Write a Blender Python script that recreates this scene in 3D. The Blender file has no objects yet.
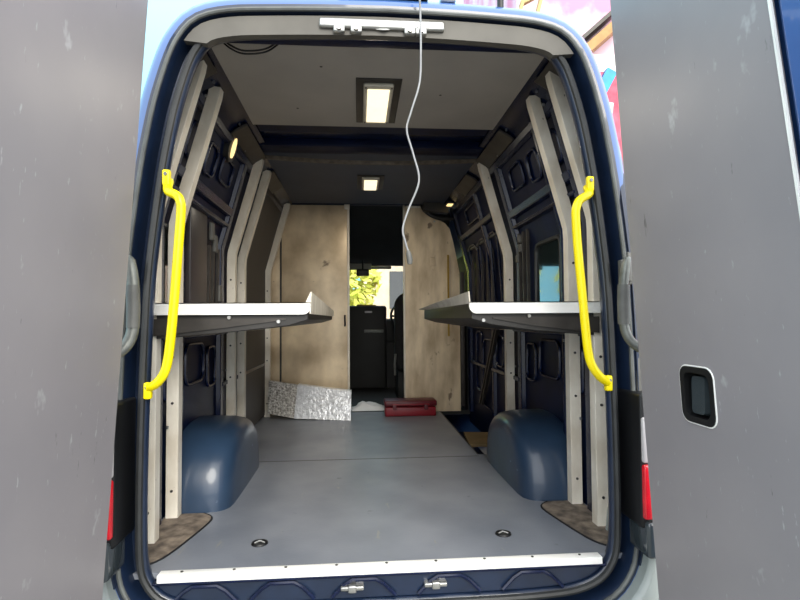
import bpy, bmesh, math, random
from mathutils import Vector, Matrix
random.seed(7)
S = bpy.context.scene
COL = S.collection
PI = math.pi

# ------------------------------------------------------------------ materials
def lin(c):
    return tuple(((x/255)/12.92 if x/255 <= .04045 else ((x/255+.055)/1.055)**2.4) for x in c) + (1,)

def mat(name, rgb, rough=.5, metal=0, var=.12, scale=6, bump=0, bscale=40, rgb2=None, stretch=(1, 1, 1),
        coat=0, spec=.5, trans=0, emit=None, estr=0, lo=.35, hi=.65, scratch=None):
    m = bpy.data.materials.new(name); m.use_nodes = True
    nt = m.node_tree; N = nt.nodes; L = nt.links
    b = N['Principled BSDF']
    b.inputs['Roughness'].default_value = rough
    b.inputs['Metallic'].default_value = metal
    b.inputs['Coat Weight'].default_value = coat
    b.inputs['Specular IOR Level'].default_value = spec
    if trans: b.inputs['Transmission Weight'].default_value = trans
    c1 = lin(rgb)
    c2 = lin(rgb2) if rgb2 else tuple(max(0, x*(1-var*2)) for x in c1[:3]) + (1,)
    tc = N.new('ShaderNodeTexCoord'); mp = N.new('ShaderNodeMapping')
    mp.inputs['Scale'].default_value = stretch
    L.new(tc.outputs['Object'], mp.inputs['Vector'])
    nz = N.new('ShaderNodeTexNoise'); nz.inputs['Scale'].default_value = scale; nz.inputs['Detail'].default_value = 6
    L.new(mp.outputs['Vector'], nz.inputs['Vector'])
    rp = N.new('ShaderNodeValToRGB')
    rp.color_ramp.elements[0].position = lo; rp.color_ramp.elements[0].color = c2
    rp.color_ramp.elements[1].position = hi; rp.color_ramp.elements[1].color = c1
    L.new(nz.outputs['Fac'], rp.inputs['Fac'])
    out = rp.outputs['Color']
    if scratch:
        # (colour, noise scale, threshold, stretch, rotation): worn marks with a shape of their own
        for (sc, ss, th, st, ro) in scratch:
            mp2 = N.new('ShaderNodeMapping'); mp2.inputs['Scale'].default_value = st; mp2.inputs['Rotation'].default_value = ro
            L.new(tc.outputs['Object'], mp2.inputs['Vector'])
            n2 = N.new('ShaderNodeTexNoise'); n2.inputs['Scale'].default_value = ss; n2.inputs['Detail'].default_value = 4
            n2.inputs['Roughness'].default_value = .6
            L.new(mp2.outputs['Vector'], n2.inputs['Vector'])
            r2 = N.new('ShaderNodeValToRGB')
            r2.color_ramp.elements[0].position = th; r2.color_ramp.elements[0].color = (0, 0, 0, 1)
            r2.color_ramp.elements[1].position = th+.06; r2.color_ramp.elements[1].color = (1, 1, 1, 1)
            L.new(n2.outputs['Fac'], r2.inputs['Fac'])
            mx = N.new('ShaderNodeMix'); mx.data_type = 'RGBA'
            L.new(r2.outputs['Color'], mx.inputs['Factor'])
            L.new(out, mx.inputs[6]); mx.inputs[7].default_value = lin(sc)
            out = mx.outputs[2]
    L.new(out, b.inputs['Base Color'])
    if bump:
        n3 = N.new('ShaderNodeTexNoise'); n3.inputs['Scale'].default_value = bscale; n3.inputs['Detail'].default_value = 4
        L.new(mp.outputs['Vector'], n3.inputs['Vector'])
        bp = N.new('ShaderNodeBump'); bp.inputs['Strength'].default_value = bump; bp.inputs['Distance'].default_value = .01
        L.new(n3.outputs['Fac'], bp.inputs['Height']); L.new(bp.outputs['Normal'], b.inputs['Normal'])
    if emit:
        b.inputs['Emission Color'].default_value = lin(emit); b.inputs['Emission Strength'].default_value = estr
    return m

M = {}
M['body'] = mat('blue_paint', (60, 98, 160), .28, 0, .05, coat=.8)
M['frame'] = mat('dark_blue_paint', (26, 40, 64), .3, 0, .15, coat=.5, scale=9)
M['navy'] = mat('navy_inner_metal', (8, 22, 56), .45, 0, .25, scale=5, bump=.05, spec=.15)
M['navy2'] = mat('navy_rib_metal', (10, 25, 60), .27, 0, .25, scale=7, spec=.45)
M['arch'] = mat('wheel_arch_paint', (42, 62, 86), .36, 0, .12, scale=5, coat=.3, bump=.12, bscale=9,
                scratch=[((110, 125, 145), 14, .70, (1, 1, 2), (0, .4, 0))])
M['black'] = mat('black_plastic', (16, 17, 19), .45, 0, .1)
M['rubber'] = mat('rubber_seal', (44, 46, 47), .5, 0, .2, scale=12)
M['seal2'] = mat('worn_grey_seal', (96, 99, 97), .5, 0, .2, scale=10)
M['alu'] = mat('raw_aluminium', (244, 238, 224), .42, .08, .14, scale=9, stretch=(1, 1, .5), rgb2=(214, 204, 186),
               scratch=[((110, 100, 88), 40, .68, (1, 1, .6), (0, 0, 0))], bump=.06)
M['alu_bright'] = mat('bright_aluminium', (252, 251, 246), .35, .05, .06, scale=8, stretch=(.3, 1, 1))
M['ply'] = mat('grey_door_board', (148, 143, 145), .42, 0, .04, scale=2.2, rgb2=(139, 135, 138), spec=.5,
               scratch=[((170, 168, 170), 9, .66, (1, 1, .7), (.5, 0, 0)), ((168, 168, 170), 26, .67, (1, 2.4, .7), (-.6, 0, 0)),
                        ((98, 96, 98), 15, .70, (1, 2.2, .6), (-.5, 0, 0))])
M['ceil'] = mat('grey_ceiling_board', (168, 163, 156), .6, 0, .06, scale=3)
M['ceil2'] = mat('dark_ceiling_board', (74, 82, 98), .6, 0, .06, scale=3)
M['cant'] = mat('grey_cant_rail_metal', (70, 66, 62), .45, .3, .2, scale=8)
M['strap'] = mat('dull_bar', (116, 106, 94), .6, .2, .2, scale=30)
M['floor'] = mat('grey_floor_board', (130, 134, 142), .40, 0, .08, scale=3, rgb2=(112, 117, 126),
                 scratch=[((136, 136, 132), 5, .66, (3, .6, 1), (0, 0, .2)), ((80, 84, 92), 7, .68, (1, 1, 1), (0, 0, .5))], bump=.05, bscale=90)
M['worn'] = mat('worn_dirty_board', (146, 132, 116), .8, 0, .2, scale=18, rgb2=(84, 74, 66), bump=.3, bscale=50)
M['dirt'] = mat('black_edge', (22, 22, 24), .8)
M['part'] = mat('stained_bulkhead_board', (240, 220, 186), .36, .15, .1, scale=3.4, rgb2=(186, 164, 132), stretch=(1, 1, .8),
                scratch=[((122, 104, 84), 4.5, .66, (1, 1, 1.4), (0, 0, 0)), ((96, 74, 54), 30, .74, (1, 1, 1), (0, 0, 0))])
M['part2'] = mat('stained_bulkhead_board_streaky', (236, 216, 182), .36, .15, .1, scale=4.4, rgb2=(180, 158, 126), stretch=(1.6, 1, .5),
                scratch=[((140, 120, 98), 6.5, .63, (1.4, 1, .8), (0, .3, 0))])
M['wallply'] = mat('dark_grey_lining', (62, 58, 54), .6, 0, .1, scale=3)
M['slab'] = mat('dark_slab', (58, 54, 56), .35, 0, .1, scale=3)
M['greyplas'] = mat('grey_plastic', (98, 98, 94), .5, 0, .15, scale=14)
M['hinge'] = mat('cast_grey_metal', (122, 124, 118), .42, .4, .2, scale=20)
M['yellow'] = mat('yellow_powder_coat', (250, 228, 0), .35, 0, .02)
M['stick'] = mat('yellow_wood', (176, 140, 40), .6, 0, .15)
M['chrome'] = mat('zinc', (190, 190, 186), .28, .8, .1, scale=20)
M['screw'] = mat('screw_steel', (150, 152, 156), .3, .8)
M['lensred'] = mat('red_lens', (226, 24, 40), .2, 0, .1, scale=20, coat=1)
M['lensclear'] = mat('clear_lens', (210, 205, 205), .15, 0, .1, coat=1)
M['lensdark'] = mat('smoked_lens', (60, 68, 72), .12, 0, .1, coat=1)
M['glow'] = mat('lamp_lens', (250, 240, 205), .4, emit=(255, 240, 200), estr=.6)
M['glow2'] = mat('lamp_lens_small', (250, 225, 170), .4, emit=(255, 220, 150), estr=.6)
M['lampframe'] = mat('lamp_bezel', (222, 216, 200), .45, .2, .1)
M['foil'] = mat('crumpled_foil', (248, 251, 255), .3, .3, .1, scale=30, bump=1.0, bscale=38)
M['foil2'] = mat('dull_bubble_foil', (205, 202, 196), .38, .2, .3, scale=60, bump=1.0, bscale=60, rgb2=(120, 116, 110))
M['red'] = mat('dark_red_plastic', (140, 18, 34), .4, 0, .1)
M['red2'] = mat('dark_red_plastic_lid', (96, 12, 26), .4, 0, .1)
M['wood'] = mat('old_ply_board', (126, 104, 66), .7, 0, .15, scale=5)
M['cloth'] = mat('white_cloth', (235, 238, 240), .8, 0, .05, bump=.4, bscale=14)
M['cable'] = mat('white_cable', (150, 152, 154), .45)
M['dash'] = mat('dash_plastic', (38, 38, 36), .6, 0, .1)
M['seat'] = mat('seat_fabric', (34, 34, 36), .85, 0, .15, scale=30)
M['liner'] = mat('cab_headliner', (44, 48, 50), .85, 0, .1)
M['visor'] = mat('visor_vinyl', (150, 150, 140), .6, 0, .08)
M['asphalt'] = mat('asphalt', (122, 120, 116), .9, 0, .12, scale=4, bump=.3, bscale=120)
M['pink'] = mat('pink_painted_board', (214, 130, 166), .6, 0, .05, scale=1.2, rgb2=(226, 196, 210), lo=.42, hi=.6)
M['white'] = mat('white_paint', (246, 244, 238), .6, 0, .04)
M['redwall'] = mat('red_painted_board', (190, 36, 66), .6, 0, .1, scale=2.5, rgb2=(216, 100, 120))
M['cyan'] = mat('blue_lettering', (30, 150, 220), .5)
M['cream'] = mat('cream_paint', (196, 168, 110), .6)
M['tan'] = mat('tan_beam', (176, 138, 88), .7, 0, .1)
M['brick'] = mat('pale_brick', (252, 240, 212), .8, 0, .12, scale=3)
M['roofm'] = mat('grey_roof', (120, 112, 108), .8)
M['leaf'] = mat('yellow_green_leaves', (236, 240, 130), .6, 0, .3, scale=3, rgb2=(190, 205, 70))
M['trunk'] = mat('bark', (90, 76, 60), .9, 0, .2)
gl = bpy.data.materials.new('window_glass'); gl.use_nodes = True
_n = gl.node_tree; _n.nodes.remove(_n.nodes['Principled BSDF'])
_t = _n.nodes.new('ShaderNodeBsdfTransparent'); _g = _n.nodes.new('ShaderNodeBsdfGlossy'); _g.inputs['Roughness'].default_value = .03
_f = _n.nodes.new('ShaderNodeFresnel'); _f.inputs['IOR'].default_value = 1.45; _m = _n.nodes.new('ShaderNodeMixShader')
_n.links.new(_f.outputs[0], _m.inputs[0]); _n.links.new(_t.outputs[0], _m.inputs[1]); _n.links.new(_g.outputs[0], _m.inputs[2])
_n.links.new(_m.outputs[0], _n.nodes['Material Output'].inputs[0])
M['glass'] = gl
M['darkglass'] = mat('tinted_glass', (34, 44, 44), .08, 0, .1, coat=1)

# ------------------------------------------------------------------ geometry helpers
WORLD = {}      # world origin of each object

class G:
    def __init__(s): s.v = []; s.f = []
    def add(s, vs, fs):
        o = len(s.v); s.v += [Vector(v) for v in vs]; s.f += [[i+o for i in f] for f in fs]; return s
    def box(s, x0, x1, y0, y1, z0, z1, bev=0):
        vs = [(x, y, z) for x in (x0, x1) for y in (y0, y1) for z in (z0, z1)]
        fs = [(0, 1, 3, 2), (4, 6, 7, 5), (0, 4, 5, 1), (2, 3, 7, 6), (0, 2, 6, 4), (1, 5, 7, 3)]
        if not bev: return s.add(vs, fs)
        bm = bmesh.new(); bv = [bm.verts.new(v) for v in vs]
        for f in fs: bm.faces.new([bv[i] for i in f])
        bmesh.ops.recalc_face_normals(bm, faces=bm.faces)
        bmesh.ops.bevel(bm, geom=bm.edges[:], offset=bev, segments=3, profile=.5, affect='EDGES')
        bm.verts.index_update()
        s.add([v.co.copy() for v in bm.verts], [[v.index for v in f.verts] for f in bm.faces]); bm.free(); return s
    def prism(s, poly, axis, a, b):
        """poly in the two other axes, extruded along axis from a to b"""
        def P(p, t):
            return {'X': (t, p[0], p[1]), 'Y': (p[0], t, p[1]), 'Z': (p[0], p[1], t)}[axis]
        n = len(poly)
        vs = [P(p, a) for p in poly] + [P(p, b) for p in poly]
        fs = [list(range(n)), list(range(2*n-1, n-1, -1))] + [(i, (i+1) % n, (i+1) % n+n, i+n) for i in range(n)]
        return s.add(vs, fs)
    def tube(s, pts, r, n=10, closed=False, flat=1.0, cap=True):
        pts = [Vector(p) for p in pts]; m = len(pts); rs = r if isinstance(r, (list, tuple)) else [r]*m
        rings = []; ref = None
        for i, p in enumerate(pts):
            a = pts[(i-1) % m] if (closed or i > 0) else p
            b = pts[(i+1) % m] if (closed or i < m-1) else p
            t = (b-a).normalized()
            if ref is None:
                ref = t.orthogonal().normalized()
            u = (ref-t*ref.dot(t))
            u = u.normalized() if u.length > 1e-6 else t.orthogonal().normalized()
            ref = u; w = t.cross(u)
            rings.append([p+u*math.cos(2*PI*k/n)*rs[i]+w*math.sin(2*PI*k/n)*rs[i]*flat for k in range(n)])
        vs = [v for rg in rings for v in rg]; fs = []
        for i in range(m if closed else m-1):
            j = (i+1) % m
            for k in range(n):
                fs.append((i*n+k, i*n+(k+1) % n, j*n+(k+1) % n, j*n+k))
        if not closed and cap:
            fs.append(list(range(n))[::-1]); fs.append([(m-1)*n+k for k in range(n)])
        return s.add(vs, fs)
    def sweep(s, pts, prof, up=Vector((0, 1, 0)), cap=True):
        """sweep a closed 2D profile (side, up) along pts; up is constant"""
        pts = [Vector(p) for p in pts]; m = len(pts); n = len(prof); vs = []; up = Vector(up)
        for i, p in enumerate(pts):
            d1 = (pts[i]-pts[i-1]).normalized() if i else (pts[1]-pts[0]).normalized()
            d2 = (pts[i+1]-pts[i]).normalized() if i < m-1 else d1
            t = (d1+d2).normalized(); sd = t.cross(up).normalized(); k = 1/max(.5, t.dot(d1))
            vs += [p+sd*a*k+up*b for a, b in prof]
        fs = [(i*n+k, i*n+(k+1) % n, (i+1)*n+(k+1) % n, (i+1)*n+k) for i in range(m-1) for k in range(n)]
        if cap: fs += [list(range(n))[::-1], [(m-1)*n+k for k in range(n)]]
        return s.add(vs, fs)
    def cyl(s, c, r, h, axis='Z', n=20):
        c = Vector(c); d = {'X': Vector((1, 0, 0)), 'Y': Vector((0, 1, 0)), 'Z': Vector((0, 0, 1))}[axis]
        return s.tube([c-d*h/2, c+d*h/2], r, n)
    def build(s, name, m, parent=None, origin=None, smooth=40, bevel=0, base=True):
        xs = [v.x for v in s.v]; ys = [v.y for v in s.v]; zs = [v.z for v in s.v]
        o0 = Vector(origin) if origin else Vector(((min(xs)+max(xs))/2, (min(ys)+max(ys))/2, min(zs)))
        me = bpy.data.meshes.new(name); me.from_pydata([v-o0 for v in s.v], [], s.f)
        bm = bmesh.new(); bm.from_mesh(me); bmesh.ops.recalc_face_normals(bm, faces=bm.faces); bm.to_mesh(me); bm.free()
        me.materials.append(M[m]); me.update()
        if smooth:
            for p in me.polygons: p.use_smooth = True
            me.set_sharp_from_angle(angle=math.radians(smooth))
        o = bpy.data.objects.new(name, me); COL.objects.link(o)
        if bevel:
            md = o.modifiers.new('bevel', 'BEVEL'); md.width = bevel; md.segments = 2; md.limit_method = 'ANGLE'; md.angle_limit = math.radians(40)
        WORLD[o.name] = o0
        if parent:
            o.parent = parent; o.location = o0-WORLD[parent.name]
        else: o.location = o0
        return o

def tag(o, label=None, cat=None, group=None, kind=None):
    if label: o['label'] = label
    if cat: o['category'] = cat
    if group: o['group'] = group
    if kind: o['kind'] = kind
    return o
def thing(name, loc, label, cat, group=None):
    o = bpy.data.objects.new(name, None); COL.objects.link(o); o.location = loc; o.empty_display_size = .1
    WORLD[o.name] = Vector(loc); return tag(o, label, cat, group)
def copy_tree(o, parent=None):
    c = o.copy(); COL.objects.link(c)
    if parent: c.parent = parent
    for ch in list(o.children): copy_tree(ch, c)
    return c
def rrect(w, h, r, n=5):
    pts = []
    for cx, cy, a in ((w/2-r, h/2-r, 0), (-w/2+r, h/2-r, PI/2), (-w/2+r, -h/2+r, PI), (w/2-r, -h/2+r, 1.5*PI)):
        for k in range(n+1):
            t = a+PI/2*k/n; pts.append((cx+r*math.cos(t), cy+r*math.sin(t)))
    return pts
def wallx(z):       # half width of the inner skin at height z
    return .955 if z < 1.30 else (.955-(z-1.30)*.27 if z < 2 else .766)
def dense(pts, n=6):
    """Catmull-Rom through a list of points"""
    P = [Vector(p) for p in pts]; out = []
    for i in range(len(P)-1):
        a = P[max(0, i-1)]; b = P[i]; c = P[i+1]; d = P[min(len(P)-1, i+2)]
        for k in range(n):
            t = k/n
            out.append(.5*((2*b)+(c-a)*t+(2*a-5*b+4*c-d)*t*t+(3*b-a-3*c+d)*t**3))
    out.append(P[-1]); return out

# ------------------------------------------------------------------ the van: rear opening
half = [(0, -.108), (.4, -.106), (.58, -.100), (.68, -.088), (.755, -.058), (.797, -.005), (.812, .06), (.816, .2), (.815, .4), (.811, .6),
        (.800, .93), (.786, 1.11), (.756, 1.36), (.723, 1.55), (.699, 1.65), (.670, 1.745), (.645, 1.80), (.608, 1.842),
        (.53, 1.862), (.42, 1.870), (.22, 1.878), (0, 1.882)]
hd = [(v.x, v.y) for v in dense([(x, z, 0) for x, z in half], 3)]
CONT = hd + [(-x, z) for x, z in hd[-2:0:-1]]
def offset(d):
    n = len(CONT); out = []
    for i, (x, z) in enumerate(CONT):
        a = CONT[(i-2) % n]; b = CONT[(i+2) % n]
        tx, tz = b[0]-a[0], b[1]-a[1]; l = math.hypot(tx, tz)
        out.append((x+tz/l*d, z-tx/l*d))
    return out
def loft(rings, closed_v=True):
    g = G(); n = len(CONT); vs = []
    for d, y in rings: vs += [(x, y, z) for x, z in offset(d)]
    fs = [(i*n+k, i*n+(k+1) % n, (i+1)*n+(k+1) % n, (i+1)*n+k) for i in range(len(rings)-1) for k in range(n)]
    return g.add(vs, fs)

van = thing('van', (0, 1.5, -.62), 'dark blue panel van seen from behind with both rear doors wide open', 'van')
loft([(.125, .20), (.06, .11), (.01, .05), (0, .02), (.004, .004), (.014, -.002), (.026, 0), (.034, .02), (.040, .045), (.060, .045),
      (.066, .015), (.070, -.02), (.080, -.034), (.094, -.034)]).build('rear_frame', 'frame', van, smooth=50)
shell = loft([(.094, -.034), (.110, -.030), (.130, -.014), (.150, .03), (.168, .10), (.180, .2), (.190, .4), (.193, 2.0), (.190, 4.4), (.12, 4.7), (.02, 4.8)])
body = shell.build('body_shell', 'body', van, smooth=50)
g = G()
sl = [(x, 0, z) for x, z in offset(.016)]
g.tube([(x, -.006, z) for x, z in offset(.018)], .012, 8, closed=True); g.build('weather_seal', 'rubber', van)
g = G(); g.tube([(x, -.034, z) for x, z in offset(.076)], .008, 8, closed=True)
g.build('outer_seal', 'seal2', van)['label'] = 'worn grey outer door seal'
# dark corner trim on the lower part of the pillars, pointed at the top
for s in (-1, 1):
    rings = []
    for i in range(len(CONT)):
        if CONT[i][0]*s > .3 and -.0 < CONT[i][1] < 1.63: rings.append(i)
    rings.sort(key=lambda i: CONT[i][1]); vs = []; m = 6
    O = [offset(d) for d in (.090, .112, .135, .152, .172)]
    for i in rings:
        z = CONT[i][1]; k = max(.03, min(1, (1.63-z)/.35))
        for q, y in ((0, -.030), (0, -.040), (1, -.038), (2, -.018), (3, .022), (4, .085)):
            b0 = O[4][i]; p = O[q][i]; kk = .35+.65*k
            vs.append((b0[0]+(p[0]-b0[0])*kk, (.085+(y-.085)*kk)-.004, p[1]))
    g = G(); g.add(vs, [(r_*m+c, r_*m+c+1, (r_+1)*m+c+1, (r_+1)*m+c) for r_ in range(len(rings)-1) for c in range(m-1)])
    g.build('corner_trim', 'frame', van, smooth=50)
# small rectangular cut-outs and studs on the rear pillars
for s in (-1, 1):
    for z0, z1 in ((.98, 1.10), (.55, .72), (.20, .34)):
        g = G(); xm = s*(.917 if z0 < .9 else .89)
        g.box(xm-.018, xm+.018, -.044, -.03, z0, z1, .005); g.build('striker_plate', 'greyplas', van)
# sill plate below the floor strip, with pressed trapezoid ribs
g = G()
pol = [p for p in offset(-.002) if p[1] < -.012]; pol.sort(key=lambda p: p[0])
g.prism(pol, 'Y', .012, .06)
sill = g.build('sill_panel', 'frame', van)
G().box(-.79, .79, -.004, .014, -.030, -.020, .003).build('sill_lip', 'navy2', sill)
def sx(t):    # point on the sill face, t from 0 (top) to 1 (bottom)
    return .008-.004*t, -.030-.070*t
for cx in (-.62, -.36, -.08, .22, .52):
    g = G(); pts = []
    for dx, t in ((-.11, .95), (-.07, .40), (-.04, .15), (.04, .15), (.07, .40), (.11, .95)):
        y, z = sx(t); pts.append((cx+dx, y-.004, z))
    g.tube(pts, .007, 6, flat=.8); g.build('sill_rib', 'navy2', sill)
for cx in (-.12, .17):
    g = G()
    g.box(cx-.040, cx+.040, -.012, .016, -.072, -.058, .004); g.box(cx-.014, cx+.014, -.020, .016, -.076, -.052, .004)
    g.build('door_catch', 'chrome', van)
# bumper with raised corners
g = G()
inner = [p for p in offset(.096) if p[1] < .10]; inner.sort(key=lambda p: p[0])
poly = [(-1.02, -.42), (-1.02, .02), (-1.0, .10), (-.965, .12)]+inner+[(.965, .12), (1.0, .10), (1.02, .02), (1.02, -.42)]
g.prism(poly, 'Y', -.095, .25); M['bumper'] = mat('grey_bumper_paint', (150, 158, 156), .4, 0, .06, coat=.4)
g.build('bumper', 'bumper', van, bevel=.018)['label'] = 'pale grey rear bumper'
# tail lights
for s in (-1, 1):
    def xs(a, b): return (s*a, s*b) if s > 0 else (s*b, s*a)
    a, b = xs(.866, .985)
    t = G().box(a, b, -.115, .05, .14, .60, .012).build('tail_light', 'black', van)
    a, b = xs(.870, .98)
    G().box(a, b, -.128, -.10, .175, .36, .008).build('red_lens', 'lensred', t)
    G().box(a, b, -.124, -.10, .365, .52, .008).build('clear_lens', 'lensclear', t)
    a, b = xs(.875, .975)
    G().box(a, b, -.135, .0, .045, .168, .014).build('reverse_lens', 'lensdark', t)
# gooseneck door hinges
for s in (-1, 1):
    g = G()
    path = dense([(s*.855, -.06, 1.04), (s*.842, -.10, 1.06), (s*.825, -.12, 1.045), (s*.812, -.125, .98), (s*.810, -.125, .90),
                  (s*.812, -.125, .83), (s*.826, -.135, .785), (s*.852, -.16, .757), (s*.88, -.20, .75)], 5)
    r = [.013+.006*min(1, i/12) for i in range(len(path))]
    h = g.tube(path, r, 12, flat=.8).build('door_hinge', 'hinge', van)
    G().tube([(s*.813, -.125, .975), (s*.810, -.125, .905), (s*.811, -.125, .84)], .0205, 12).build('hinge_sleeve', 'greyplas', h)
    G().box(min(s*.84, s*.88), max(s*.84, s*.88), -.06, -.03, .99, 1.07, .006).build('hinge_bracket', 'greyplas', h)
# header: lock bracket, catches, roof trims
g = G(); tp = [p for p in offset(.058) if p[1] > 1.815]; bt = [p for p in offset(-.010) if p[1] > 1.815]
tp.sort(); bt.sort(); pol = tp+bt[::-1]
M['header'] = mat('grey_header_metal', (92, 89, 82), .6, 0, .12, scale=6)
g.prism(pol, 'Y', -.024, .006).build('header_panel', 'header', van)
hb = G().box(-.23, .215, -.040, -.02, 1.890, 1.924, .008).build('lock_bracket', 'chrome', van)
for cx in (-.16, -.10, .09, .13):
    G().box(cx-.020, cx+.020, -.044, -.02, 1.872, 1.896, .005).cyl((cx, -.046, 1.884), .010, .02, 'Y', 12).build('lock_catch', 'chrome', hb)
G().tube([(-.03, -.03, 1.892), (.0, -.035, 1.888), (.02, -.03, 1.893)], .004, 6).build('lock_rod', 'chrome', hb)
G().box(-.165, .16, -.03, .02, 2.012, 2.034, .008).build('roof_strip', 'black', van)
G().box(.205, .262, -.02, .04, 2.012, 2.04, .006).build('roof_fitting', 'chrome', van)
# pale roof antenna dot
G().cyl((.43, .0, 2.02), .012, .05, 'Z', 12).build('roof_stud', 'black', van)
# interior header beam
G().box(-.60, .60, .035, .10, 1.888, 1.96, .008).build('header_beam', 'navy', van)

# ------------------------------------------------------------------ rear doors
def dx_(z): return .842-.0615*z
def fy(z): return -.13*(1.65-max(z, .9))     # the free edge slants outward towards the bottom
YB = -.87
def make_door(s, handle):
    y0, y1, z0, z1 = -.235, YB-.125, -.13, 1.96
    g = G()
    def slab(ya, yb, za, zb, o0, o1):
        vs = []
        for z in (za, zb):
            for y in (ya, yb):
                if y < -.8: y += fy(z)
                for o in (o0, o1): vs.append((s*(dx_(z)+o), y, z))
        fs = [(0, 1, 3, 2), (4, 6, 7, 5), (0, 4, 5, 1), (2, 3, 7, 6), (0, 2, 6, 4), (1, 5, 7, 3)]
        g.add(vs, fs)
    slab(y0, y1, z0, z1, .040, .10)                                     # outer skin side
    slab(y0, y0-.025, z0, z1, .012, .040); slab(y1, y1+.11, z0, z1, .004, .040)
    slab(y0-.025, y1+.11, z1-.07, z1, .012, .040); slab(y0-.025, y1+.11, z0, z0+.06, .012, .040)
    d = g.build('rear_door', 'body', van, bevel=.012)
    d['label'] = 'open left rear door with grey lining' if s < 0 else 'open right rear door with grey lining and black latch'
    g = G()
    ya, yb, za, zb = -.243, YB, -.09, 1.91
    if handle:
        hy0, hy1, hz0, hz1 = -.463, -.583, .590, .718
        slab(ya, hy0, za, zb, 0, .012); slab(hy1, yb, za, zb, 0, .012)
        slab(hy0, hy1, za, hz0, 0, .012); slab(hy0, hy1, hz1, zb, 0, .012)
    else: slab(ya, yb, za, zb, 0, .012)
    p = g.build('lining_board', 'ply', d)
    # saw-toothed trim on the free edge
    g = G(); prof = []
    slab(yb+.001, yb-.005, za, zb, -.002, .004)
    z = za
    g.build('edge_trim', 'alu_bright', d)
    for z in (.2, 1.0, 1.7): 
        for y in (-.27, -.83):
            pass
    if handle:
        hy, hz = (hy0+hy1)/2, (hz0+hz1)/2
        def ring(w0, h0, w1, h1, o0, o1, r0, r1):
            gg = G(); A = rrect(w0, h0, r0); B = rrect(w1, h1, r1); n = len(A)
            tri = []
            for (pts, o) in ((A, o1), (A, o0), (B, o0), (B, o1)):
                tri += [(s*(dx_(hz+b)+o), hy+a, hz+b) for a, b in pts]
            fs = []
            for q in range(3):
                for k in range(n): fs.append((q*n+k, q*n+(k+1) % n, (q+1)*n+(k+1) % n, (q+1)*n+k))
            return gg.add(tri, fs)
        L = ring(.136, .150, .104, .118, -.004, .036, .028, .024).build('latch_recess', 'black', d)
        g = G(); B = [(s*(dx_(hz+b)+.034), hy+a, hz+b) for a, b in rrect(.11, .125, .024)]
        g.add(B, [list(range(len(B)))]).build('latch_back', 'black', L)
        g = G(); A = rrect(.062, .108, .014); C = rrect(.054, .100, .012)
        vs = [(s*(dx_(hz)+.033), hy+.008+a, hz+b) for a, b in A]+[(s*(dx_(hz)+.006), hy+.008+a, hz+b) for a, b in C]; n = len(A)
        g.add(vs, [(k, (k+1) % n, (k+1) % n+n, k+n) for k in range(n)]+[list(range(n, 2*n))])
        g.build('latch_lever', 'lensdark', L)
        g = G(); A = rrect(.140, .154, .03)
        g.tube([(s*(dx_(hz+b)-.001), hy+a, hz+b) for a, b in A], .0022, 6, closed=True).build('cut_edge', 'alu_bright', L)
    return d
make_door(-1, False); make_door(1, True)

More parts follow.
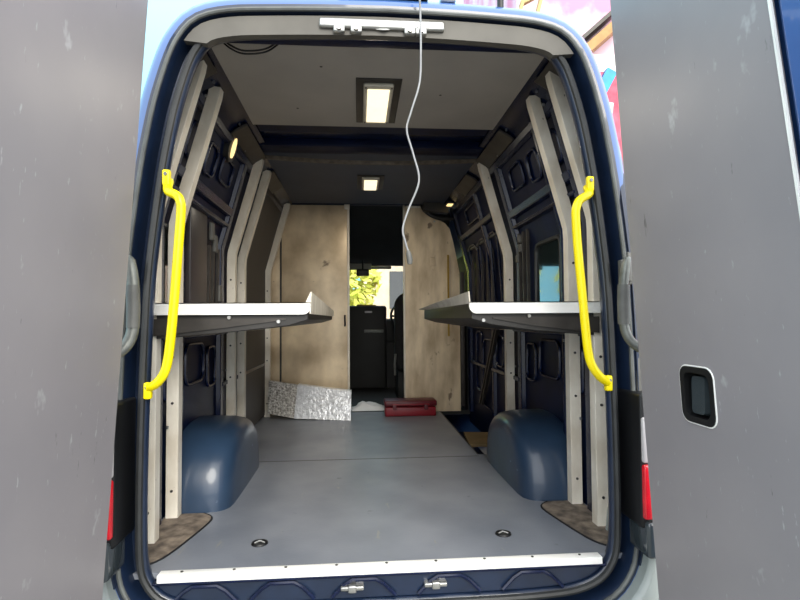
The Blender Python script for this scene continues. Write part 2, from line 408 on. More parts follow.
# (lining free edge at the top of the door)
# ------------------------------------------------------------------ interior shell (the setting)
def struct(o): o['kind'] = 'structure'; return o
ZP = [-.25, 0, .45, .85, 1.30, 1.5, 1.75, 1.96]
for s, nm in ((-1, 'wall_left'), (1, 'wall_right')):
    g = G(); poly = [(s*wallx(z), z) for z in ZP]+[(s*(wallx(z)+.02), z) for z in reversed(ZP)]
    g.prism(poly, 'Y', .19, 3.10)
    w = struct(g.build(nm, 'navy', smooth=30))
    # vertical pressed ribs
    for y, wd in ((.43, .10), (.72, .05), (1.44, .09), (1.74, .12), (2.12, .06), (2.98, .10)):
        if s < 0 and y in (2.12,): continue
        g = G(); zs = [.0, .45, .85, 1.30, 1.6, 1.93]
        g.sweep([(s*(wallx(z)-.012), y, z) for z in zs], [(-.014, -wd/2), (.014, -wd/2+.012), (.014, wd/2-.012), (-.014, wd/2)] if s > 0 else [(.014, -wd/2), (-.014, -wd/2+.012), (-.014, wd/2-.012), (.014, wd/2)])
        g.build('pressed_rib', 'navy2', w, bevel=.004)
    # horizontal rails
    for z, h, ya, yb in ((1.52, .055, .45, 1.42), (1.44, .03, .45, 1.42), (.80, .06, .45, 2.9), (.47, .04, 1.45, 2.9), (1.60, .05, 1.8, 2.9), (1.84, .05, .4, 2.9)):
        if s < 0 and yb > 2 and z in (1.60,): continue
        g = G(); a = wallx(z-h/2); b = wallx(z+h/2)
        g.add([(s*a, y, z-h/2) for y in (ya, yb)]+[(s*(a-.03), y, z-h/2+.008) for y in (ya, yb)]+[(s*(b-.03), y, z+h/2-.008) for y in (ya, yb)]+[(s*b, y, z+h/2) for y in (ya, yb)],
              [(0, 1, 3, 2), (2, 3, 5, 4), (4, 5, 7, 6), (6, 7, 1, 0), (0, 2, 4, 6), (1, 3, 5, 7)])
        g.build('horizontal_rail', 'navy2', w, bevel=.004)
    # pressed frames with a raised rim
    frames = [(.60, 1.68, .20, .15), (.86, 1.68, .16, .15), (1.15, 1.70, .22, .13), (.95, .64, .30, .20), (.58, .62, .12, .22),
              (1.25, .60, .16, .22), (2.35, 1.72, .4, .12), (1.95, .62, .20, .22)]
    if s > 0: frames += [(2.28, 1.20, .22, .60), (2.62, 1.20, .28, .60), (2.30, .42, .36, .55), (1.95, 1.2, .2, .6), (2.62, .5, .2, .5)]
    for (cy, cz, fw, fh) in frames:
        g = G(); pts = [(s*(wallx(cz+b)-.010), cy+a, cz+b) for a, b in rrect(fw, fh, min(fw, fh)*.28)]
        g.tube(pts, .009, 6, closed=True).build('pressed_frame', 'navy2', w)
    for (y, z) in ((.5, 1.86), (.62, 1.86), (1.3, 1.87), (.5, .40), (1.5, .55), (2.0, .80), (.68, .75)):
        G().cyl((s*(wallx(z)-.034), y, z), .007, .008, 'X', 10).build('rivet', 'screw', w)
    # cant rail where wall meets roof
    g = G()
    g.prism([(s*.80, 1.86), (s*.765, 1.90), (s*.70, 1.935), (s*.66, 1.94), (s*.66, 1.955), (s*.80, 1.955)], 'Y', .19, 3.08)
    g.build('cant_rail', 'navy2', w, smooth=30)
    for ya, yb in ((.205, .40), (1.0, 1.60), (1.9, 2.35)):
        g = G(); g.prism([(s*.785, 1.872), (s*.762, 1.893), (s*.70, 1.928), (s*.69, 1.918), (s*.755, 1.880), (s*.775, 1.862)], 'Y', ya, yb)
        g.build('cant_bracket', 'cant', w, bevel=.004)
    for y in (.48, .56, .98):
        G().cyl((s*.73, y, 1.914), .006, .012, 'Z', 10).build('rivet', 'screw', w)

wl = bpy.data.objects['wall_left']; wr = bpy.data.objects['wall_right']
# left wall: hanging dark board, long slots, lining between the second and third upright
G().box(-.945, -.915, .78, 1.06, .93, 1.50, .006).build('lining_board', 'slab', wl)
for y in (1.12, 1.20, 1.30):
    G().sweep([(-.925, y, .90), (-.925, y+.01, 1.28)], [(-.008, -.012), (.008, -.012), (.008, .012), (-.008, .012)]).build('vertical_strip', 'cant', wl)
for y, z in ((1.15, 1.36), (1.22, 1.30), (1.32, 1.02)):
    G().box(-.93, -.905, y-.025, y+.025, z-.05, z+.05, .008).build('catch_plate', 'greyplas', wl)
g = G(); zs = [.02, .6, 1.30, 1.88]
g.prism([(-(wallx(z)-.028), z) for z in zs]+[(-(wallx(z)-.018), z) for z in reversed(zs)], 'Y', 1.98, 3.0)
g.build('lining_board', 'wallply', wl)
# small side window, tinted, at the rear of the left wall
def glass_pane(s, y0, y1, z0, z1, par):
    g = G(); pts = [(s*(wallx((z0+z1)/2)-.006), (y0+y1)/2+a, (z0+z1)/2+b) for a, b in rrect(y1-y0, z1-z0, .05)]
    n = len(pts); q = [(x+s*.005, y, z) for x, y, z in pts]
    g.add(pts+q, [list(range(n)), list(range(2*n-1, n-1, -1))]+[(k, (k+1) % n, (k+1) % n+n, k+n) for k in range(n)])
    p = g.build('tinted_pane', 'darkglass', par)
    G().tube([(x-s*.003, y, z) for x, y, z in pts], .012, 6, closed=True).build('pane_seal', 'rubber', p)
glass_pane(-1, .40, .66, .90, 1.28, wl)
glass_pane(1, .76, 1.14, .92, 1.29, wr)
# right wall: slide-door inner structure
for (ya, za, yb, zb) in ((1.95, .78, 2.45, .15), (2.02, .78, 2.52, .15)):
    G().sweep([(.925, ya, za), (.925, yb, zb)], [(-.008, -.012), (.008, -.012), (.008, .012), (-.008, .012)], up=(1, 0, 0)).build('diagonal_brace', 'cant', wr)
for y in (1.22, 1.30, 1.38):
    G().sweep([(.925, y, .92), (.925, y+.01, 1.40)], [(-.008, -.010), (.008, -.010), (.008, .010), (-.008, .010)]).build('vertical_strip', 'cant', wr)
for y in (2.05, 2.20, 2.38, 2.55, 2.72):
    G().sweep([(.925, y, .86), (.925, y+.02, 1.45)], [(-.008, -.014), (.008, -.014), (.008, .014), (-.008, .014)]).build('vertical_strip', 'wallply', wr)
G().box(.895, .92, 1.80, 2.85, 1.47, 1.49, .004).build('door_track', 'greyplas', wr)
for y, z in ((1.36, 1.36), (1.33, 1.30), (1.40, 1.24)):
    G().box(.905, .935, y-.02, y+.02, z-.025, z+.025, .008).build('catch_plate', 'greyplas', wr)

# floor with a cut-out for the side-door stepwell
g = G()
g.box(-.95, .655, .03, 3.06, -.02, 0); g.box(.655, .95, .03, 1.46, -.02, 0)
fl = struct(g.build('floor', 'floor', smooth=0))
G().box(-.95, .655, 1.418, 1.424, .0, .0012).build('board_joint', 'cant', fl)
G().box(.652, .660, 1.46, 3.06, -.02, .002).build('board_edging', 'cant', fl)
G().box(.655, .96, 1.46, 3.06, -.24, -.20).build('stepwell', 'navy', fl)
G().box(-.96, .97, .0, 3.1, -.30, -.245).build('underfloor', 'navy', fl)
g = G(); g.box(-.775, .775, .004, .036, -.012, .004, .002); g.box(-.775, .775, -.004, .008, -.022, .0035, .002)
st = g.build('threshold_strip', 'alu_bright', fl)
for i in range(9):
    G().cyl((-.7+i*.175, .02, .005), .005, .003, 'Z', 8).build('screw', 'cant', st)
for s in (-1, 1):
    x, y = s*.478, .233
    g = G(); g.tube([(x+.026*math.cos(a*PI/12), y+.026*math.sin(a*PI/12), .002) for a in range(24)], .006, 6, closed=True)
    r = g.build('lashing_ring', 'black', fl)
    G().cyl((x, y, .001), .02, .003, 'Z', 20).build('ring_cup', 'rubber', r)
    G().tube([(x-.02, y, .004), (x, y+.006, .009), (x+.02, y, .004)], .003, 6).build('ring_bow', 'chrome', r)
# worn corner boards
for s in (-1, 1):
    base = [(.786, .575), (.94, .575), (.94, .07), (.862, .075), (.82, .11), (.785, .20), (.735, .45), (.74, .53)]
    p = G().prism([(s*a, b) for a, b in base], 'Z', -.001, .004).build('corner_board', 'worn', fl)
    G().tube([(s*a, b, .002) for a, b in dense([(a, b, 0) for a, b in base[2:]], 4) for a, b in [(a, b)]] if False else
             [(s*v.x, v.y, .002) for v in dense([(a, b, 0) for a, b in base[3:]+[base[0]]], 4)], .004, 6).build('board_gap', 'dirt', p)

# ceiling
g = G(); g.box(-.67, .67, .10, 1.04, 1.935, 1.95)
ce = struct(g.build('ceiling', 'ceil', smooth=0))
G().box(-.72, .72, .20, 3.1, 1.985, 2.0).build('roof_skin', 'navy', ce)
bm_ = G().box(-.70, .70, 1.05, 1.20, 1.955, 1.985); bm_.box(-.70, .70, 1.36, 1.52, 1.93, 1.985, .008); bm_.build('roof_bow', 'navy', ce)
G().box(-.70, .70, 1.06, 1.36, 1.972, 1.984).build('roof_recess', 'navy2', ce)
G().box(-.72, .72, 1.52, 3.06, 1.935, 1.95).build('ceiling_board', 'ceil2', ce)
for cx, cy in ((-.25, .35), (.3, .6), (-.4, .8)):
    G().cyl((cx, cy, 1.9345), .006, .002, 'Z', 8).build('screw', 'cant', ce)

# ------------------------------------------------------------------ aluminium uprights
def upright():
    prof = [(-.026, -.026), (-.026, .026), (.026, .026), (.026, -.026)]
    zs = [(0.0, 0), (.6, 0), (1.24, 0), (1.29, -.003), (1.33, -.013), (1.37, -.0245), (1.42, -.038), (1.65, -.103), (1.88, -.1675), (1.915, -.173)]
    g = G(); g.sweep([(d, 0, z) for z, d in zs], prof)
    return g
proto = {}
def place_upright(s, y, first, label, zoff=0, top=0):
    if first:
        g = upright(); g.v = [Vector((-s*-1*v.x*1 if False else s*v.x, v.y, v.z)) for v in g.v]
        o = g.build('upright_rail', 'alu', origin=(0, 0, 0), bevel=.002)
        bl = []
        for z in (.12, .50, .70, 1.12):
            b = G().cyl((0, -.027, z), .006, .006, 'Y', 8).build('bolt', 'cant', o); b.location = b.location
        proto[s] = o; o.name = 'upright_rail'
    else: o = copy_tree(proto[s])
    o.location = (s*.909, y, 0)
    tag(o, label, 'upright rail', 'bent aluminium uprights along both walls')
place_upright(-1, .29, True, 'bent aluminium upright on the left wall, nearest the rear opening')
place_upright(-1, .55, False, 'bent aluminium upright just behind the left yellow handle, in front of the wheel arch')
place_upright(-1, 1.59, False, 'bent aluminium upright on left wall behind the wheel arch, nearer one of the close pair')
place_upright(-1, 1.88, False, 'bent aluminium upright on left wall, farther one of the close pair, beside the dark lining')
place_upright(-1, 2.93, False, 'thin-looking aluminium upright at the far left corner beside the bulkhead and foil')
place_upright(1, .29, True, 'bent aluminium upright on the right wall, nearest the rear opening')
place_upright(1, .55, False, 'bent aluminium upright on the right wall, second from the rear opening, at the wheel arch')
place_upright(1, 1.59, False, 'bent aluminium upright on right wall behind the wheel arch, farthest on that side')

# ------------------------------------------------------------------ folding shelves
for s in (-1, 1):
    xi = .284 if s < 0 else .352; yn, yf = .235, (2.15 if s < 0 else 1.80)
    def X(a): return s*a
    t = thing('shelf', (s*.6, 1.2, .79), 'folding metal side shelf on the left wall with bright front rail' if s < 0 else
              'folding metal side shelf on the right wall with bright front rail', 'shelf', None)
    g = G()   # end rail with a rounded inner lower corner
    zt, zb = .930, .883
    arc = [(xi+.03-.03*math.sin(k*PI/12), zb+.03-.03*math.cos(k*PI/12)) for k in range(0, 7)]
    poly = [(.905, zb)]+arc+[(xi, zt), (.905, zt)]
    poly = [(X(a), b) for a, b in poly]
    g.prism(poly, 'Y', yn, yn+.012); g.prism([(X(.905), zt), (X(xi), zt), (X(xi), zt-.004), (X(.905), zt-.004)], 'Y', yn, yn+.05)
    g.build('end_rail', 'alu_bright', t)
    g = G()   # dark tray body with sloping underside
    M.setdefault('tray', mat('dark_coated_tray', (52, 50, 48), .5, .1, .15, scale=8))
    g.prism([(X(.880), .925), (X(.880), .790), (X(.62), .812), (X(xi+.09), .838), (X(xi+.012), .862), (X(xi+.012), .925)], 'Y', yn+.02, yf)
    tr = g.build('tray', 'tray', t, bevel=.003)
    g = G(); g.prism([(X(.90), .800), (X(.62), .832), (X(xi+.10), .862), (X(xi+.10), .868), (X(.90), .868)], 'Y', yn+.013, yn+.021)
    g.build('end_gusset', 'cant', t)
    for q in ((.60, .872), (.37+.04, .855)):
        G().cyl((X(q[0]), yn+.008, q[1]), .007, .012, 'Y', 10).build('bolt', 'chrome', t)
    # raised inboard lip, turned up at the rear end
    g = G()
    a0 = Vector((X(xi), yn+.0, .975)); 
    pts_top = [(X(xi-.004), yn, .972), (X(xi+(.0 if s < 0 else -.02)), (yn+yf)/2, .952), (X(xi-.0 if s < 0 else xi-.03), yf, .928)]
    zq = .885 if s < 0 else .924
    pts_bot = [(X(xi), yn, zq), (X(xi), (yn+yf)/2, zq), (X(xi), yf, zq)]
    off = X(.004)
    vs = pts_top+pts_bot+[(x+off, y, z) for x, y, z in pts_top+pts_bot]
    g.add(vs, [(0, 1, 4, 3), (1, 2, 5, 4), (6, 9, 10, 7), (7, 10, 11, 8), (0, 6, 7, 1), (1, 7, 8, 2), (3, 4, 10, 9), (4, 5, 11, 10), (0, 3, 9, 6), (2, 8, 11, 5)])
    g.build('inner_lip', 'alu', t)
    if s < 0:
        g = G(); g.add([(X(xi), yn, .972), (X(xi), yn, .93), (X(xi+.02), yn, .93), (X(xi), yn+.012, .972), (X(xi), yn+.012, .93), (X(xi+.02), yn+.012, .93)],
                       [(0, 1, 2), (3, 5, 4), (0, 3, 4, 1), (1, 4, 5, 2), (0, 2, 5, 3)]).build('corner_gusset', 'alu', t)
    # cross slats on top
    G().box(min(X(xi+.02), X(.880)), max(X(xi+.02), X(.880)), yn+.03, yf, .9255, .929).build('shelf_board', 'ceil', t)

# ------------------------------------------------------------------ wheel arches
for s in (-1, 1):
    g = G(); n = 22; rows = []
    # superellipse profile in Y-Z, rounded inner shoulder
    for (xo, k) in ((.951, 1.0), (.86, 1.0), (.78, .99), (.735, .965), (.708, .92), (.690, .85), (.682, .72), (.680, .35), (.680, .0)):
        ring = []
        for i in range(n+1):
            a = PI*i/n; c, sn = math.cos(a), math.sin(a)
            ry = .42*(1 if k > .7 else 1)*(k if k > .6 else k); rz = .345*k
            ring.append((s*xo, 1.0-ry*math.copysign(abs(c)**.8, c), rz*abs(sn)**.8))
        rows.append(ring)
    vs = [v for r in rows for v in r]; m = n+1
    g.add(vs, [(i*m+k, i*m+k+1, (i+1)*m+k+1, (i+1)*m+k) for i in range(len(rows)-1) for k in range(n)])
    tag(g.build('wheel_arch', 'arch', smooth=60), 'blue painted rounded wheel arch on the left of the load floor' if s < 0 else
        'blue painted rounded wheel arch on the right of the load floor', 'wheel arch')

# ------------------------------------------------------------------ yellow grab handles
for s in (-1, 1):
    if s < 0: P = [(-.752, .012, 1.348), (-.748, -.012, 1.318), (-.737, -.03, 1.300), (-.708, -.04, 1.285), (-.694, -.045, 1.262), (-.692, -.045, 1.225), (-.700, -.045, 1.10), (-.710, -.045, .95), (-.722, -.045, .80), (-.732, -.045, .72), (-.745, -.045, .68), (-.772, -.035, .65), (-.803, -.012, .636)]
    else: P = [(.752, .012, 1.345), (.748, -.012, 1.322), (.735, -.03, 1.308), (.70, -.04, 1.285), (.684, -.045, 1.255), (.682, -.045, 1.215), (.688, -.045, 1.10), (.700, -.045, .95), (.712, -.045, .80), (.722, -.045, .72), (.738, -.045, .68), (.768, -.035, .648), (.803, -.012, .628)]
    t = thing('grab_handle', (s*.74, -.03, .62), 'bright yellow bent grab handle on the left edge of the rear opening' if s < 0 else
              'bright yellow bent grab handle on the right edge of the rear opening', 'handle', None)
    G().tube(dense(P, 5), .0155, 14).build('handle_bar', 'yellow', t)
    for (x, z) in ((s*.752, 1.352), (s*.806, .625)):
        f = G(); f.box(x-.013, x+.013, -.022, .0, z-.028, z+.028, .006); f = f.build('mounting_foot', 'yellow', t)
        G().cyl((x, -.024, z+.012), .006, .006, 'Y', 10).build('screw', 'screw', f)

# ------------------------------------------------------------------ lamps
def ceiling_lamp(cx, cy, w, l, label):
    t = thing('ceiling_lamp', (cx, cy, 1.935), label, 'lamp')
    G().box(cx-w/2-.035, cx+w/2+.035, cy-l/2-.03, cy+l/2+.03, 1.928, 1.936, .003).build('backing_plate', 'cant', t)
    G().box(cx-w/2, cx+w/2, cy-l/2, cy+l/2, 1.912, 1.930, .008).build('lamp_frame', 'lampframe', t)
    G().box(cx-w/2+.018, cx+w/2-.018, cy-l/2+.035, cy+l/2-.035, 1.906, 1.916, .004).build('lens', 'glow', t)
    for a in (-1, 1):
        for b in (-1, 1): G().cyl((cx+a*(w/2-.01), cy+b*(l/2-.02), 1.911), .004, .004, 'Z', 8).build('screw', 'cant', t)
ceiling_lamp(0.0, .70, .138, .46, 'large lit rectangular ceiling lamp nearest the rear opening')
ceiling_lamp(0.0, 2.22, .135, .36, 'smaller-looking lit ceiling lamp deeper in the van above the bulkhead')
for (c, lab, s) in (((-.792, 1.085, 1.815), 'small oval lit lamp on the upper left wall', -1), ((.79, 2.98, 2.0), '', 1)):
    if s < 0:
        t = thing('wall_lamp', c, lab, 'lamp')
        def ov(w, h, d0, d1):
            A = [(w*math.cos(k*PI/12), h*math.sin(k*PI/12)) for k in range(24)]
            vs = [(c[0]+d0+.27*0-b*.27, c[1]+a, c[2]+b) for a, b in A]+[(c[0]+d1-b*.27*-1 if False else c[0]+d1+b*.27, c[1]+a, c[2]+b) for a, b in A]
            vs = [(c[0]+d0+b*.27, c[1]+a, c[2]+b) for a, b in A]+[(c[0]+d1+b*.27, c[1]+a, c[2]+b) for a, b in A]
            return G().add(vs, [list(range(24)), list(range(47, 23, -1))]+[(k, (k+1) % 24, (k+1) % 24+24, k+24) for k in range(24)])
        ov(.075, .075, -.03, .006).build('lamp_base', 'black', t); ov(.030, .055, .0, .012).build('lens', 'glow2', t)
t = thing('wall_lamp', (.735, 2.80, 1.90), 'small lit lamp high on the right wall near the bulkhead', 'lamp')
G().box(.695, .765, 2.74, 2.86, 1.893, 1.915, .006).build('lamp_base', 'black', t)
G().box(.705, .755, 2.755, 2.845, 1.885, 1.897, .005).build('lens', 'glow2', t)

# cross bar between the uprights under the roof
g = G(); pts = [(-.735+1.47*k/16, 1.585, 1.925-.028*math.sin(PI*k/16)) for k in range(17)]
g.sweep(pts, [(-.012, -.010), (.012, -.010), (.012, .010), (-.012, .010)])
tag(g.build('cross_bar', 'strap', bevel=.002), 'thin dull metal bar spanning the van under the roof between two uprights', 'bar')

# ------------------------------------------------------------------ bulkhead
t = thing('bulkhead_panel', (-.48, 3.03, 0), 'tall stained metal bulkhead panel left of the cab gap', 'panel')
G().box(-.800, -.186, 3.02, 3.035, .0, 1.925, .002).build('sheet', 'part', t)
G().box(-.900, -.806, 3.005, 3.02, .0, 1.90, .002).build('side_strip', 'part', t)
G().box(-.812, -.798, 2.995, 3.02, .0, 1.91, .002).build('edge_angle', 'cant', t)
G().box(-.198, -.178, 3.005, 3.045, .0, 1.93, .002).build('edge_angle', 'alu', t)
G().box(-.225, -.175, 3.0, 3.02, 1.885, 1.93, .003).build('corner_plate', 'alu', t)
G().tube([(-.222, 3.012, .90), (-.222, 3.0, .88), (-.220, 3.0, .82), (-.222, 3.012, .80)], .008, 8).build('pull_handle', 'black', t)
t = thing('bulkhead_panel', (.58, 3.03, 0), 'tall stained metal bulkhead panel right of the cab gap, with cut corner', 'panel')
G().prism([(.335, 0), (.855, 0), (.855, 1.30), (.80, 1.58), (.765, 1.71), (.72, 1.765), (.60, 1.83), (.505, 1.90), (.50, 1.925), (.335, 1.925)], 'Y', 3.02, 3.035).build('sheet', 'part2', t)
G().box(.322, .338, 3.005, 3.045, .0, 1.93, .002).build('edge_angle', 'alu', t)
G().cyl((.62, 3.017, 1.78), .009, .008, 'Y', 12).build('bolt', 'chrome', t)
G().box(.575, .625, 3.012, 3.02, 1.36, 1.44, .004).build('cover_plate', 'part', t)
G().box(.35, .50, 3.008, 3.02, 1.905, 1.925, .002).build('top_angle', 'alu', t)
G().box(.86, .895, 3.0, 3.02, .05, 1.30, .002).build('side_strip', 'cant', t)
tag(G().prism([(.735, 2.985), (.750, 2.985), (.750, 3.0), (.735, 3.0)], 'Z', .70, 1.46).build('wooden_batten', 'stick'),
    'thin yellow wooden batten standing upright against right bulkhead panel', 'batten')
struct(G().box(-.96, .96, 3.0, 3.06, 1.93, 1.99).build('trim_1', 'navy'))
tag(G().prism([(.505, 1.965), (.505, 1.86), (.735, 1.835), (.735, 1.905), (.63, 1.95)], 'Y', 2.90, 2.985).build('junction_box', 'cant', bevel=.004),
    'dull grey box high in the right corner above the bulkhead panel', 'box')
tag(G().tube(dense([(.50, 3.01, 1.93), (.52, 2.99, 1.88), (.58, 2.98, 1.83), (.66, 2.98, 1.80), (.76, 2.98, 1.80), (.84, 2.99, 1.79)], 4), .016, 8).build('pipe', 'black'),
    'black pipe running over the cut corner of the right bulkhead panel', 'pipe')

# ------------------------------------------------------------------ things on the floor
# foil-wrapped insulation
def foil(corners, depth, name, m, par, n=14):
    g = G(); A, B, C, D = [Vector(c) for c in corners]; k = n
    nr = (B-A).cross(D-A).normalized(); vs = []
    for sgn in (0, 1):
        for i in range(k+1):
            for j in range(k+1):
                u, v = i/k, j/k; p = A*(1-u)*(1-v)+B*u*(1-v)+C*u*v+D*(1-u)*v
                j_ = random.uniform(-.004, .004) if sgn == 0 else 0
                vs.append(p+nr*(j_)+Vector((0, depth*sgn, 0)))
    w = k+1; fs = []
    for q in range(2):
        for i in range(k):
            for j in range(k): fs.append((q*w*w+i*w+j, q*w*w+(i+1)*w+j, q*w*w+(i+1)*w+j+1, q*w*w+i*w+j+1))
    edge = [i*w for i in range(w)]+[k*w+j for j in range(1, w)]+[i*w+k for i in range(k-1, -1, -1)]+[j for j in range(k-1, 0, -1)]
    e = len(edge); fs += [(edge[i], edge[(i+1) % e], edge[(i+1) % e]+w*w, edge[i]+w*w) for i in range(e)]
    return g.add(vs, fs).build(name, m, par, smooth=25)
t = thing('foil_insulation', (-.5, 2.8, 0), 'folded silver foil insulation lying at the foot of the left bulkhead panel', 'insulation')
foil([(-.655, 2.75, .012), (-.165, 2.66, 0.0), (-.160, 2.72, .240), (-.632, 2.83, .292)], .10, 'folded_sheet', 'foil', t)
foil([(-.885, 2.80, .05), (-.655, 2.752, .014), (-.632, 2.832, .290), (-.884, 2.845, .330)], .03, 'side_flap', 'foil2', t)
# red toolbox
t = thing('tool_box', (.36, 2.85, 0), 'low dark red plastic box on the floor in front of the cab gap', 'box')
G().box(.135, .590, 2.80, 2.98, .0, .082, .012).build('box_body', 'red', t)
G().box(.128, .597, 2.793, 2.985, .086, .138, .014).build('lid', 'red2', t)
G().box(.20, .53, 2.785, 2.80, .098, .112, .004).build('lid_groove', 'red', t)
for x in (.22, .50): G().box(x-.018, x+.018, 2.783, 2.80, .06, .105, .004).build('clasp', 'red2', t)
# white cloth
g = G(); n = 14; vs = []
for i in range(n+1):
    for j in range(n+1):
        u, v = i/n, j/n; e = min(u, 1-u, v, 1-v)*4
        vs.append((-.165+.33*u+random.uniform(-.006, .006), 3.10+.26*v, .004+min(1, e)*(.045+.03*math.sin(u*9+v*4)*math.cos(v*7))))
g.add(vs, [(i*(n+1)+j, (i+1)*(n+1)+j, (i+1)*(n+1)+j+1, i*(n+1)+j+1) for i in range(n) for j in range(n)])
tag(g.build('cloth', 'cloth', smooth=60), 'crumpled white cloth on the floor beyond the red box', 'cloth')
# wooden board in stepwell
tag(G().prism([(.662, 1.735), (.83, 1.72), (.935, 2.09), (.70, 2.12)], 'Z', -.02, .0).build('wooden_board', 'wood'),
    'small brown wooden board lying over the side stepwell', 'board')

# ------------------------------------------------------------------ cables
t = thing('hanging_cable', (.10, -.05, 1.05), 'thin white cable hanging from the roof edge down the opening', 'cable')
P = [(.105, -.045, 2.035), (.106, -.075, 2.030), (.118, -.085, 1.99), (.124, -.07, 1.93), (.126, -.06, 1.80), (.121, -.055, 1.69), (.090, -.05, 1.586), (.076, -.045, 1.524), (.098, -.045, 1.441), (.117, -.05, 1.345), (.080, -.05, 1.245), (.059, -.05, 1.175), (.069, -.05, 1.126), (.078, -.05, 1.095)]
P = [(x, y+.0, z) for x, y, z in P]
G().tube(dense(P, 6), .0035, 8).build('cord', 'cable', t)
G().tube([(.077, -.05, 1.10), (.079, -.05, 1.09), (.083, -.05, 1.065), (.083, -.05, 1.052)], [.006, .0095, .0105, .008], 10).build('plug', 'greyplas', t)
g = G()
for dz in (0, .012): g.tube(dense([(-.61, .16, 1.925+dz), (-.575, .15, 1.895+dz), (-.526, .15, 1.878+dz), (-.447, .15, 1.888+dz), (-.395, .16, 1.93+dz)], 6), .0035, 6)
tag(g.build('loose_wire', 'black'), 'pair of thin black wires drooping at the upper left of the roof', 'wire')

# ------------------------------------------------------------------ cab
def partv(g, name, m): return g.build(name, m, van)
# cab inner walls, headliner, floor
struct(G().prism([(3.06, 1.93), (3.9, 1.74), (4.55, 1.52), (4.62, 1.52), (4.3, 1.98), (3.06, 1.98)], 'X', -.93, .93).build('ceiling_cab', 'liner'))
struct(G().box(-.95, .95, 3.06, 4.9, -.04, 0).build('floor_cab', 'dash'))
for s, nm in ((-1, 'wall_cab_left'), (1, 'wall_cab_right')):
    struct(G().prism([(3.06, 0), (5.2, 0), (5.2, 1.0), (4.6, 1.53), (3.06, 1.95)], 'X', s*.93, s*.955).build(nm, 'dash'))
d = thing('dashboard', (0, 4.9, 0), 'black cab dashboard under the windscreen', 'dashboard')
G().box(-.92, .92, 4.70, 5.15, .55, .87, .06).build('dash_top', 'dash', d)
G().box(-.30, .25, 4.62, 5.0, .0, 1.03, .035).build('centre_console', 'dash', d)
G().box(-.92, .92, 4.72, 4.735, .0, .82).build('footwell_panel', 'dash', d)
G().box(-.03, .21, 4.61, 4.63, .695, .735, .004).build('vent_strip', 'hinge', d)
G().box(-.12, .12, 4.64, 4.72, 1.028, 1.042, .003).build('yellow_label', 'stick', d)
G().box(-.02, .07, 4.612, 4.63, .94, .965, .004).build('display', 'lensclear', d)
w = struct(G().add([(-.88, 5.22, .84), (.88, 5.22, .84), (.80, 4.62, 1.53), (-.80, 4.62, 1.53), (-.88, 5.225, .84), (.88, 5.225, .84), (.80, 4.625, 1.53), (-.80, 4.625, 1.53)],
                   [(0, 1, 2, 3), (4, 7, 6, 5)]).build('window_1', 'glass'))
t = thing('sun_visor', (-.02, 4.45, 1.45), 'pale folded sun visor above the windscreen', 'visor')
G().box(-.26, .06, 4.40, 4.46, 1.455, 1.53, .01).box(.06, .30, 4.42, 4.50, 1.47, 1.50, .01).build('flap', 'visor', t)
t = thing('rear_view_mirror', (-.08, 4.40, 1.36), 'small black mirror unit at the top of the windscreen', 'mirror')
G().box(-.12, .03, 4.34, 4.39, 1.375, 1.455, .016).build('housing', 'black', t)
G().tube([(-.045, 4.37, 1.45), (-.045, 4.385, 1.56)], .01, 8).build('stalk', 'black', t)
t = thing('driver_seat', (.58, 3.75, 0), 'black cab seat partly behind the right bulkhead panel', 'seat')
g = G(); A = [(x+.55, z+.72) for x, z in rrect(.54, .86, .16, 8)]
g.prism(A, 'Y', 3.60, 3.74).build('backrest', 'seat', t, bevel=.03)
G().box(.30, .80, 3.72, 4.22, .30, .46, .05).build('seat_cushion', 'seat', t)
G().box(.43, .67, 3.62, 3.71, 1.17, 1.36, .04).build('headrest', 'seat', t)
G().box(.32, .78, 3.76, 4.16, .0, .30, .01).build('seat_base', 'dash', t)
G().tube([(.285, 3.60, .50), (.275, 3.58, .40), (.28, 3.60, .28)], .012, 8).build('belt_buckle', 'chrome', t)
t = thing('steering_wheel', (.45, 4.5, .9), 'black steering wheel behind the driver seat position', 'steering wheel')
rm = [(.48+.19*math.cos(a*PI/16), 4.42+.10*math.sin(a*PI/16), .90+.16*math.sin(a*PI/16)) for a in range(32)]
G().tube(rm, .015, 8, closed=True).build('rim', 'black', t)
g = G(); [g.tube([(.48, 4.44, .89), rm[k]], .014, 6) for k in (0, 16, 24)]; g.build('spokes', 'black', t)
G().tube([(.48, 4.44, .89), (.48, 4.69, .80)], .03, 10).build('column', 'black', t)
# front nose of the van
G().prism([(5.24, -.3), (5.75, -.3), (5.85, .3), (5.7, .62), (5.3, .82), (5.24, .83)], 'X', -.97, .97).build('bonnet', 'body', van, bevel=.03)
for s in (-1, 1):
    for y in (1.0, 4.75):
        g = G(); n = 28
        prof = [(.10, .20), (.12, .30), (.10, .345), (.0, .355), (-.10, .345), (-.12, .30), (-.10, .20)]
        vs = []
        for k in range(n):
            a = 2*PI*k/n
            vs += [(s*.86+px, y+r*math.cos(a), -.265+r*math.sin(a)) for px, r in prof]
        m = len(prof)
        g.add(vs, [(k*m+i, k*m+(i+1) % m, ((k+1) % n)*m+(i+1) % m, ((k+1) % n)*m+i) for k in range(n) for i in range(m)])
        wh = g.build('tyre', 'rubber', van)
        G().cyl((s*.88, y, -.265), .205, .12, 'X', 24).build('wheel_rim', 'chrome', wh)

# ------------------------------------------------------------------ outside
struct(G().box(-40, 40, -25, 60, -.72, -.62).build('ground', 'asphalt', smooth=0))
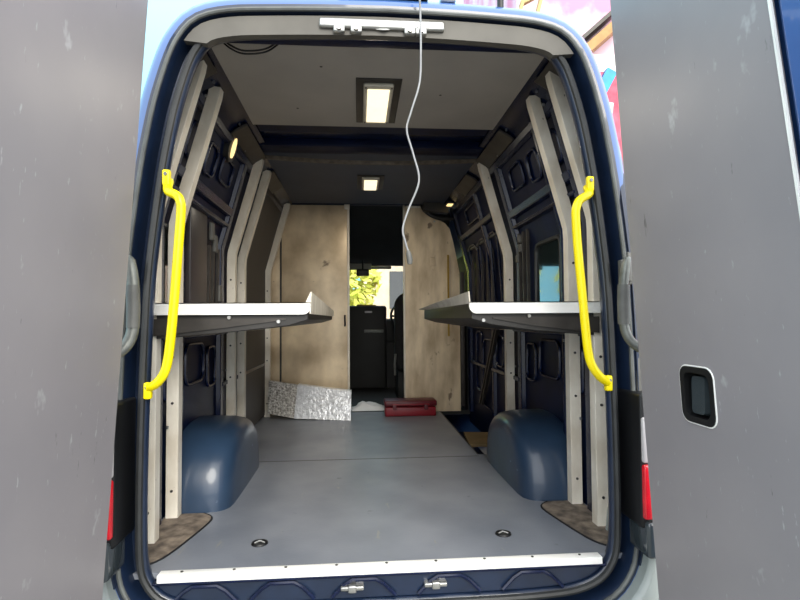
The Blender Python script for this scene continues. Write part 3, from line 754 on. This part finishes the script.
# painted fairground-like building on the right
t = thing('painted_building', (7.5, 9, -.62), 'tall pink and red painted building with blue stroke and tan beam, beyond the right door', 'building')
G().box(3.2, 13.0, 8.6, 14.0, 6.30, 12.0).build('upper_wall', 'pink', t)
G().box(4.45, 13.0, 8.30, 14.0, -.62, 5.88).build('lower_wall', 'redwall', t)
G().box(4.45, 13.0, 8.45, 13.9, 5.86, 6.32).build('white_band', 'white', t)
def slant(x0, z0, x1, z1, r, y, nm, m, par):
    d = Vector((x1-x0, 0, z1-z0)).normalized(); q = Vector((-d.z, 0, d.x))*r
    a = Vector((x0, 0, z0)); b = Vector((x1, 0, z1)); pol = [a+q, b+q, b-q, a-q]
    return G().prism([(p.x, p.z) for p in pol], 'Y', y, y+(.12 if 'mast' in par.name else .7)).build(nm, m, par)
slant(4.25, 6.02, 5.30, 6.95, .085, 7.95, 'tan_beam', 'tan', t)
slant(4.10, 6.18, 5.30, 7.25, .035, 7.95, 'dark_beam', 'cant', t)
slant(4.72, 5.30, 5.02, 5.85, .11, 8.15, 'blue_stroke', 'cyan', t)
for i in range(5): slant(4.6+.5*i, 2.0, 5.0+.5*i, 5.2, .05, 8.2, 'white_stroke', 'white', t)
t = thing('lattice_mast', (3.1, 8, -.62), 'cream lattice mast rising above the van roof towards the right', 'mast')
for a in (-.17, .17): slant(2.75+a, 5.2, 3.55+a, 8.2, .03, 7.6, 'mast_leg', 'cream', t)
for k in range(6):
    x = 2.75+.8*k/6; z = 5.2+3*k/6
    slant(x-.17, z+.1, x+.17+.1, z+.35, .02, 7.62, 'lattice_bar', 'cream', t)
for a in (-.17, .17): G().tube([(2.75+a, 7.66, 5.2), (2.75+a, 7.66, -.62)], .04, 6).build('mast_foot', 'cream', t)
# trees and a pale building in front of the van, seen through the windscreen
def tree(x, y, h, r, n, label):
    t = thing('tree', (x, y, -.62), label, 'tree', None)
    G().tube([(x, y, -.62), (x+.05, y, h*.3), (x-.05, y, h*.6)], [.16, .13, .07], 8).build('trunk', 'trunk', t)
    g = G()
    for i in range(n):
        a = random.uniform(0, 2*PI); u = random.uniform(-1, 1); q = r*random.random()**.35
        c = Vector((x+q*math.sqrt(1-u*u)*math.cos(a), y+q*math.sqrt(1-u*u)*math.sin(a), h*.55+q*u*1.25))
        d = Vector((random.uniform(-1, 1), random.uniform(-1, 1), random.uniform(-1, 1))).normalized(); e = d.orthogonal().normalized(); sz = random.uniform(.09, .17)
        g.add([c-d*sz, c+e*sz*.5, c+d*sz, c-e*sz*.5], [(0, 1, 2, 3)])
    g.build('crown', 'leaf', t, smooth=0)
tree(-1.0, 11.0, 3.8, 1.45, 3600, 'yellow-green tree seen through the left of the windscreen')
tree(-5.2, 11.5, 4.2, 1.9, 1500, 'yellow-green tree farther left ahead of the van')
t = thing('brick_house', (1.5, 16, -.62), 'pale brick house seen through the right part of the windscreen', 'house')
G().box(.0, 7.0, 15, 20, -.62, 3.4).build('house_wall', 'brick', t)
G().prism([(-.3, 3.4), (7.3, 3.4), (3.5, 5.6)], 'Y', 14.8, 20.2).build('house_roof', 'roofm', t)
for x in (.9, 2.6): G().box(x, x+.7, 14.95, 15.02, 1.2, 2.4).build('house_window', 'darkglass', t)
G().box(-9, 8, 14.2, 14.4, -.62, .5).build('garden_wall', 'brick', t)

# ------------------------------------------------------------------ light
wd = bpy.data.worlds.new('sky'); S.world = wd; wd.use_nodes = True
nt = wd.node_tree; bg = nt.nodes['Background']
tc = nt.nodes.new('ShaderNodeTexCoord'); dp = nt.nodes.new('ShaderNodeVectorMath'); dp.operation = 'DOT_PRODUCT'
nt.links.new(tc.outputs['Generated'], dp.inputs[0]); dp.inputs[1].default_value = Vector((.30, -.85, .44)).normalized()
rp = nt.nodes.new('ShaderNodeMapRange'); rp.inputs['From Min'].default_value = -.75; rp.inputs['From Max'].default_value = .7
nt.links.new(dp.outputs['Value'], rp.inputs['Value'])
mx = nt.nodes.new('ShaderNodeMix'); mx.data_type = 'RGBA'      # deep clear sky ahead, bright haze around the sun behind the camera
nt.links.new(rp.outputs[0], mx.inputs['Factor']); mx.inputs[6].default_value = (.20, .50, .62, 1); mx.inputs[7].default_value = (.96, .98, 1, 1)
nt.links.new(mx.outputs[2], bg.inputs[0])
bg.inputs[1].default_value = 1.3
sun = bpy.data.lights.new('sun', 'SUN'); sun.energy = 1.3; sun.angle = math.radians(28); sun.color = (1, .95, .86)
so = bpy.data.objects.new('sun', sun); COL.objects.link(so)
so.rotation_euler = Vector((-.22, .84, -.48)).to_track_quat('-Z', 'Y').to_euler()
for (x, y, w_, h_, p) in ((0, .70, .10, .38, 2.5), (0, 2.22, .10, .28, 2)):
    l = bpy.data.lights.new('ceiling_lamp_light', 'AREA'); l.shape = 'RECTANGLE'; l.size = w_; l.size_y = h_; l.energy = p; l.color = (1, .9, .74)
    o = bpy.data.objects.new('ceiling_lamp_light', l); COL.objects.link(o); o.location = (x, y, 1.90)

# ------------------------------------------------------------------ camera
yaw, pitch, roll, f = .0788, .0364, .0064, 524.19
cy, sy = math.cos(yaw), math.sin(yaw)
fw = Vector((sy*math.cos(pitch), cy*math.cos(pitch), math.sin(pitch))); r0 = Vector((cy, -sy, 0)); u0 = r0.cross(fw)
r = r0*math.cos(roll)-u0*math.sin(roll); u = r0*math.sin(roll)+u0*math.cos(roll)
cam = bpy.data.cameras.new('camera'); co = bpy.data.objects.new('camera', cam); COL.objects.link(co)
mt = Matrix((r, u, -fw)).transposed().to_4x4(); mt.translation = Vector((-.0949, -1.856, .8618)); co.matrix_world = mt
cam.sensor_width = 36; cam.lens = f/800*36; cam.clip_start = .02
S.camera = co
S.view_settings.view_transform = 'Standard'; S.view_settings.look = 'None'; S.view_settings.gamma = 1; S.view_settings.exposure = 1.2
